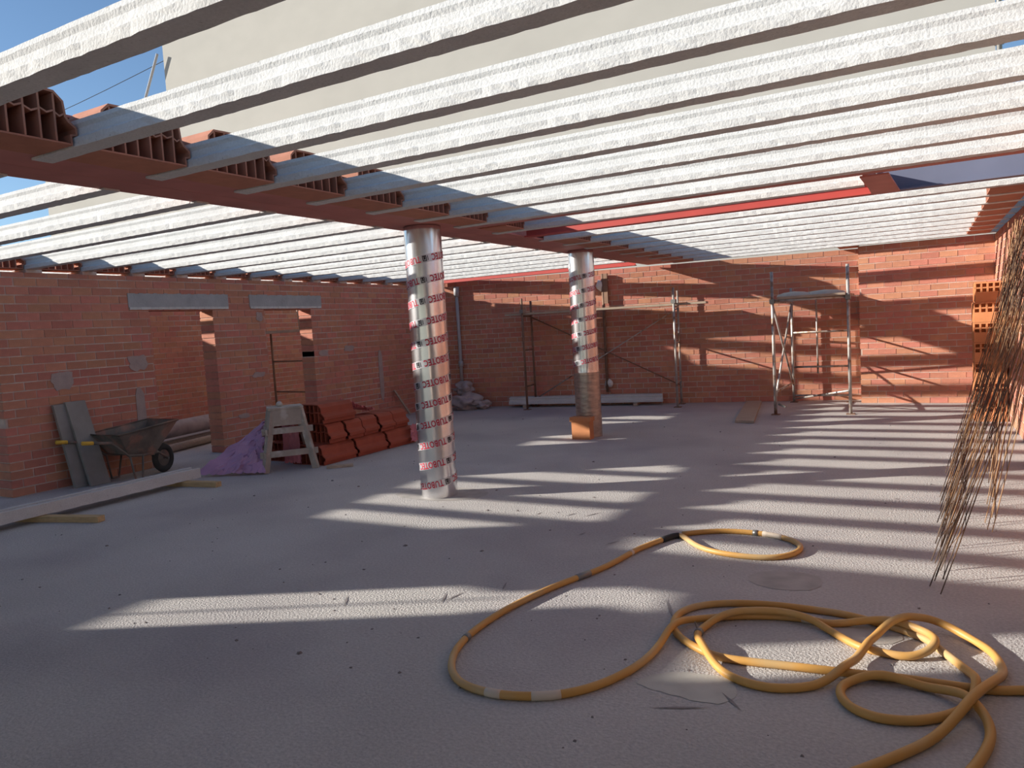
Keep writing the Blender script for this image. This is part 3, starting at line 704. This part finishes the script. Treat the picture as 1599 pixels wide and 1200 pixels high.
# ------------------------------------------------------------------ pile of red hollow blocks
PB = block_mesh(.30); PBL = block_mesh(.60)
def pblock(x, y, z, label, me=PB):
    # extruded along y, smooth long side towards the room
    o = link('stacked_block', me, 'clay_red', None, (x, y, z)); o.rotation_euler = (0, 0, H90)
    return tag(o, label, 'clay block', 'red blocks piled by the left wall')
G = 'red hollow clay block in the pile by the wall, %s'
for x, y, lab in ((-6.90,6.86,'bottom layer, front left'), (-6.88,7.49,'bottom layer, front middle'), (-6.86,8.12,'bottom layer, front right'), (-7.52,6.98,'bottom layer, back left'), (-7.52,7.62,'bottom layer, back right')):
    pblock(x, y, .002, G % lab, PBL)
for k in range(5):
    pblock(-6.93 + .02*(k % 2), 7.02 + .335*k, .256, G % ('middle layer, %s from the stool' % ORD[k]))
pblock(-6.98, 6.98, .512, G % 'single block lying on top', PBL)
pblock(-7.56, 7.05, .256, G % 'middle layer, behind the row', PBL)
# films
def film(name, poly, m, label, amp=.06, nx=26, ny=16, seed=1):
    # poly: four corner points; bilinear patch crumpled by noise
    P = [Vector(p) for p in poly]; mb = MB()
    for i in range(nx + 1):
        for j in range(ny + 1):
            u, v = i/nx, j/ny
            p = P[0]*(1-u)*(1-v) + P[1]*u*(1-v) + P[2]*u*v + P[3]*(1-u)*v
            n_ = noise.noise(Vector((u*5 + seed*7, v*4, seed))) + .5*noise.noise(Vector((u*13, v*11 + seed, seed*2)))
            p = p + Vector((amp*n_*.7, amp*.5*noise.noise(Vector((u*6, v*6, 5+seed))), amp*abs(n_)*1.2))
            p.z = max(p.z, .004); mb.v.append(tuple(p))
    for i in range(nx):
        for j in range(ny):
            a = i*(ny+1) + j; mb.f.append((a, a+1, a+ny+2, a+ny+1))
    o = mb.build(name, m, None); o.modifiers.new('thick', 'SOLIDIFY').thickness = .002
    return tag(o, label, 'plastic film')
film('plastic_film', [(-7.75,5.85,.02),(-6.98,6.22,.02),(-7.20,6.42,.36),(-7.50,6.75,.58)], 'film_purple', 'crumpled purple plastic film trailing on the floor beside the stool', .09, seed=2)
film('plastic_film', [(-6.50,8.50,.03),(-6.42,8.85,.02),(-6.50,8.85,.30),(-6.53,8.56,.26)], 'film_pink', 'pink plastic film at the right end of the block pile', .05, seed=3)
film('plastic_film', [(-6.95,7.60,.76),(-6.85,8.15,.54),(-7.05,8.2,.53),(-7.15,7.62,.64)], 'film_pink', 'pink plastic film draped over the top of the block pile', .05, seed=5)
film('plastic_film', [(-7.26,6.80,.02),(-6.98,6.82,.02),(-7.0,6.83,.5),(-7.28,6.82,.5)], 'film_pink', 'pink plastic film hanging behind the stool legs', .03, seed=6)
o = MB().bar((-6.46,6.72,.016), (-6.22,6.93,.016), .10, .03).build('timber_offcut', 'wood'); tag(o, 'short pale timber offcut on the floor before the block pile', 'timber')
o = MB().bar((-8.86,11.62,.02), (-9.0,11.35,.52), .045, .03).build('timber_stick', 'wood'); tag(o, 'thin timber stick leaning on the left wall beyond the pile', 'timber')

# ------------------------------------------------------------------ right side: stack of hollow bricks
def hollow_brick(x0, x1, y0, y1, z0, z1, label):
    t = empty('hollow_brick', ((x0+x1)/2, (y0+y1)/2, z0), label, 'hollow brick', 'tall stack of hollow bricks')
    mb = MB(); nx, nz = 5, 2; th = .010
    # shell with holes open to -y : rows of cells in the upper part, plain below
    mb.box(x0, x1, y0 + .06, y1, z0, z1)
    mb.box(x0, x1, y0, y0 + .06, z0, z0 + .13); mb.box(x0, x1, y0, y0 + .06, z1 - .02, z1)
    w_ = (x1 - x0) / nx
    for k in range(nx + 1):
        c = x0 + w_*k; mb.box(max(x0, c - .011), min(x1, c + .011), y0, y0 + .06, z0 + .13, z1 - .02)
    zm = (z0 + .13 + z1 - .02)/2; mb.box(x0, x1, y0 + .002, y0 + .06, zm - .010, zm + .010)
    mb.build('body', 'clay_orange', t)
    rb = MB()
    for k in range(4): y = y0 + .05 + k*(y1-y0-.09)/3; rb.box(x0 - .008, x0, y, y + .025, z0 + .01, z1 - .01)
    rb.build('side_rib', 'clay_orange', t)
    return t
for k in range(7):
    j = random.uniform(-.012, .012)
    hollow_brick(.575 + j, .925 + j*.3, 11.45 + j, 11.80, .262*k + .001, .262*(k+1) - .002, 'orange hollow brick in the tall stack by the right wall, %s from the floor' % ORD[k])

# ------------------------------------------------------------------ reinforcement leaning on the right wall
def cage(tip, top, wdt, label, seed, m1='rebar'):
    rnd = random.Random(seed); tip, top = Vector(tip), Vector(top)
    t = empty('rebar_lattice', tip, label, 'rebar lattice', 'steel lattices leaning on the right wall')
    ax = (top - tip); L = ax.length; ax.normalize(); side = ax.cross(Vector((1, 0, .2))).normalized(); out = ax.cross(side).normalized()
    off = [side*0, side*wdt, side*wdt*.5 + out*wdt*.6]
    for k, o_ in enumerate(off):
        e0, e1 = rnd.uniform(-.03, .16), rnd.uniform(-.05, .05)
        pts = []
        for q in range(9):
            u = q/8; p = tip + o_ + ax*(e0 + (L - e0 + e1)*u); p.z = p.z - .10*math.sin(math.pi*u)*(.6 + .4*rnd.random()) ; p.z = max(p.z, .006); p.x = min(p.x, .935); pts.append(p)
        MB().tube(pts, .0032, 5).build('bar', m1, t, smooth=True)
    zz = []; n = int(L / .20)
    for q in range(n + 1):
        u = (q + .8)/(n + 1.6); p = tip + ax*L*u + (off[2] if q % 2 else (off[0] if q % 4 == 0 else off[1])); p.z = p.z - .10*math.sin(math.pi*u)*.8; p.z = max(p.z, .006); p.x = min(p.x, .935); zz.append(p)
    MB().tube(zz, .0018, 4).build('zigzag_wire', 'rebar', t)
    return t
n = 13
for k in range(n):
    u = k/(n - 1)
    tip = (.005 + .15*u + random.uniform(-.015,.03), 4.42 + 2.95*u, .008); top = (.90, 5.95 + 3.4*u + random.uniform(-.08,.08), 2.44)
    lab = 'rust-brown steel lattice leaning on the right wall, %s from the camera' % ORD[k]
    cage(tip, top, .07, lab, k, 'rebar')
for k in range(6):
    cage((.36 + .03*k, 5.7 + .45*k, .008), (.925, 6.6 + .7*k, 2.45), .05, 'steel lattice close to the right wall behind the others, %s from the camera' % ORD[k], 40 + k, 'rebar_rust')
# tied bundle of thin rusty rods, higher up against the wall
t = empty('rod_bundle', (.75, 9.2, .3), 'bundle of thin rusty rods tied and leaning high on the right wall', 'rod bundle')
for k in range(44):
    u = random.random(); v = random.random()
    a = Vector((.66 + .14*v + random.uniform(-.03,.03), 8.75 + 1.0*u, .95 + .45*random.random())); b = Vector((.88 + random.uniform(-.03,.04), 9.2 + 1.5*u + random.uniform(-.1,.1), 2.2 + .3*random.random()))
    m_ = (a + b)/2 + Vector((random.uniform(-.02,.02), random.uniform(-.03,.03), -.03))
    MB().tube([a, m_, b], .0036, 4, caps=False).build('rod', 'rebar_rust', t)
for z in (1.45, 1.75, 2.05):
    f_t = (z - .7)/1.6
    MB().tube([(.60 + .20*f_t, 8.75 + .4*f_t, z), (.64 + .20*f_t, 9.3 + .6*f_t, z + .01), (.68 + .20*f_t, 9.8 + .8*f_t, z - .02)], .006, 5).build('tie_wire', 'rebar_rust', t)

# ------------------------------------------------------------------ hoses
H1 =[(-1.570,5.215),(-1.356,5.369),(-1.100,5.397),(-0.916,5.353),(-0.780,5.237),(-0.741,5.098),(-0.797,4.936),(-0.956,4.841),(-1.233,4.862),(-1.417,4.983),(-1.569,5.181),(-1.650,5.070),(-1.748,4.797),(-1.778,4.636),(-1.836,4.309),(-1.960,3.989),(-2.036,3.710),(-2.085,3.453),(-2.097,3.168),(-2.068,2.971),(-2.015,2.838),(-1.948,2.737),(-1.855,2.661),(-1.744,2.630),(-1.600,2.635),(-1.444,2.694),(-1.334,2.782),(-1.241,2.920),(-1.166,3.130),(-1.146,3.351),(-1.139,3.539),(-1.083,3.692),(-0.945,3.807),(-0.734,3.897),(-0.543,3.924),(-0.449,3.902),(-0.320,3.951),(-0.181,3.967),(-0.096,3.929),(-0.015,3.864),(0.021,3.802),(0.018,3.747),(-0.016,3.688),(-0.082,3.646),(-0.149,3.641),(-0.218,3.653),(-0.279,3.670),(-0.357,3.739),(-0.453,3.837),(-0.537,3.884),(-0.655,3.896),(-0.770,3.872),(-0.882,3.819),(-0.962,3.738),(-1.007,3.623),(-1.008,3.529),(-0.972,3.424),(-0.900,3.300),(-0.809,3.196),(-0.714,3.139),(-0.611,3.123),(-0.519,3.150),(-0.432,3.209),(-0.365,3.293),(-0.318,3.396),(-0.280,3.536),(-0.241,3.699),(-0.205,3.798),(-0.157,3.890),(-0.076,3.967),(0.005,4.014),(0.095,3.988),(0.189,3.910),(0.247,3.812),(0.272,3.659),(0.254,3.536),(0.193,3.360),(0.119,3.172),(0.029,2.989),(-0.084,2.824),(-0.197,2.674),(-0.358,2.479)]
H2 =[(0.455,3.532),(0.330,3.482),(0.247,3.446),(0.164,3.428),(0.036,3.420),(-0.096,3.415),(-0.233,3.394),(-0.374,3.378),(-0.570,3.355),(-0.755,3.332),(-0.876,3.337),(-0.981,3.392),(-1.075,3.473),(-1.136,3.557),(-1.165,3.644),(-1.172,3.762),(-1.135,3.865),(-1.053,3.951),(-0.925,4.018),(-0.742,4.059),(-0.560,4.063),(-0.384,4.052),(-0.258,4.007),(-0.149,3.960),(-0.025,3.883),(0.023,3.803),(0.078,3.705),(0.129,3.601),(0.159,3.497),(0.163,3.411),(0.146,3.310),(0.097,3.210),(0.032,3.134),(-0.048,3.072),(-0.129,3.044),(-0.203,3.044),(-0.274,3.083),(-0.315,3.148),(-0.328,3.218),(-0.309,3.287),(-0.257,3.338),(-0.185,3.367),(-0.095,3.370),(-0.007,3.362),(0.068,3.329),(0.116,3.287),(0.161,3.217),(0.187,3.145),(0.189,3.058),(0.168,2.949),(0.125,2.816),(0.057,2.650)]
HR = .0185
def spline(P, n=6):
    out = []
    for i in range(len(P) - 1):
        p0, p1, p2, p3 = P[max(i-1,0)], P[i], P[i+1], P[min(i+2,len(P)-1)]
        for k in range(n):
            t = k/n
            out.append(tuple(.5*((2*b) + (c-a)*t + (2*a-5*b+4*c-d)*t*t + (3*b-a-3*c+d)*t**3) for a, b, c, d in zip(p0, p1, p2, p3)))
    out.append(tuple(P[-1])); return out
def smooth2(L, it):
    for _ in range(it): L = [L[0]] + [((L[i-1][0]+2*L[i][0]+L[i+1][0])/4, (L[i-1][1]+2*L[i][1]+L[i+1][1])/4) for i in range(1, len(L)-1)] + [L[-1]]
    return L
h2 = smooth2(spline(H2), 6); laid = []
def lay(path, base):
    out = []
    cur = list(base); res = []
    for i, (x, y) in enumerate(path):
        z = HR
        for (a, b, c, j) in cur:
            if j is not None and i - j < 16: continue
            d = math.hypot(x - a, y - b)
            if d < 2.6*HR: z = max(z, c + 2.0*HR*math.sqrt(max(0.0, 1 - (d/(2.6*HR))**2)))
        res.append(z); cur.append((x, y, z, i))
    sl_ = .22; n_ = len(res)
    for i in range(1, n_): res[i] = max(res[i], res[i-1] - sl_*math.dist(path[i], path[i-1]))
    for i in range(n_ - 2, -1, -1): res[i] = max(res[i], res[i+1] - sl_*math.dist(path[i], path[i+1]))
    for _ in range(10): res = [(res[max(i-1,0)] + 2*res[i] + res[min(i+1,n_-1)])/4 for i in range(n_)]
    return [(x, y, z) for (x, y), z in zip(path, res)]
h2 = lay(h2, [])
h1 = lay(smooth2(spline(H1), 6), [(x, y, z, None) for x, y, z in h2])
t2 = empty('hose', (H2[0][0], H2[0][1], 0), 'yellow hose entering from the right edge and looping under the other hose', 'hose', 'yellow hoses')
MB().tube(h2, HR, 12).build('hose_body', 'hose', t2, smooth=True)
t1 = empty('hose', (H1[0][0], H1[0][1], 0), 'long yellow hose with black coupling snaking across the sunlit floor', 'hose', 'yellow hoses')
MB().tube(h1, HR, 12).build('hose_body', 'hose', t1, smooth=True)
def sleeve(name, P, i0, i1, r, m, t): return MB().tube(P[i0:i1], r, 12).build(name, m, t, smooth=True)
sleeve('coupling', h1, 61, 68, HR*1.22, 'black', t1); sleeve('clamp', h1, 12, 14, HR*1.2, 'clamp', t1); sleeve('tape', h1, 14, 20, HR*1.05, 'tape', t1)
sleeve('clamp', h1, 86, 89, HR*1.18, 'clamp', t1); sleeve('tape', h1, 76, 78, HR*1.06, 'tape', t1)
sleeve('tape', h1, 140, 144, HR*1.06, 'tape', t1); sleeve('tape', h1, 148, 154, HR*1.06, 'tape', t1); sleeve('tape', h1, 203, 207, HR*1.06, 'tape', t1)
sleeve('clamp', h1, 327, 330, HR*1.22, 'clamp', t1); sleeve('clamp', h1, 110, 112, HR*1.15, 'clamp', t1)
MB().tube([h1[328], (h1[328][0]-.02, h1[328][1]+.01, .07)], .004, 5).build('clamp_wire', 'clamp', t1)
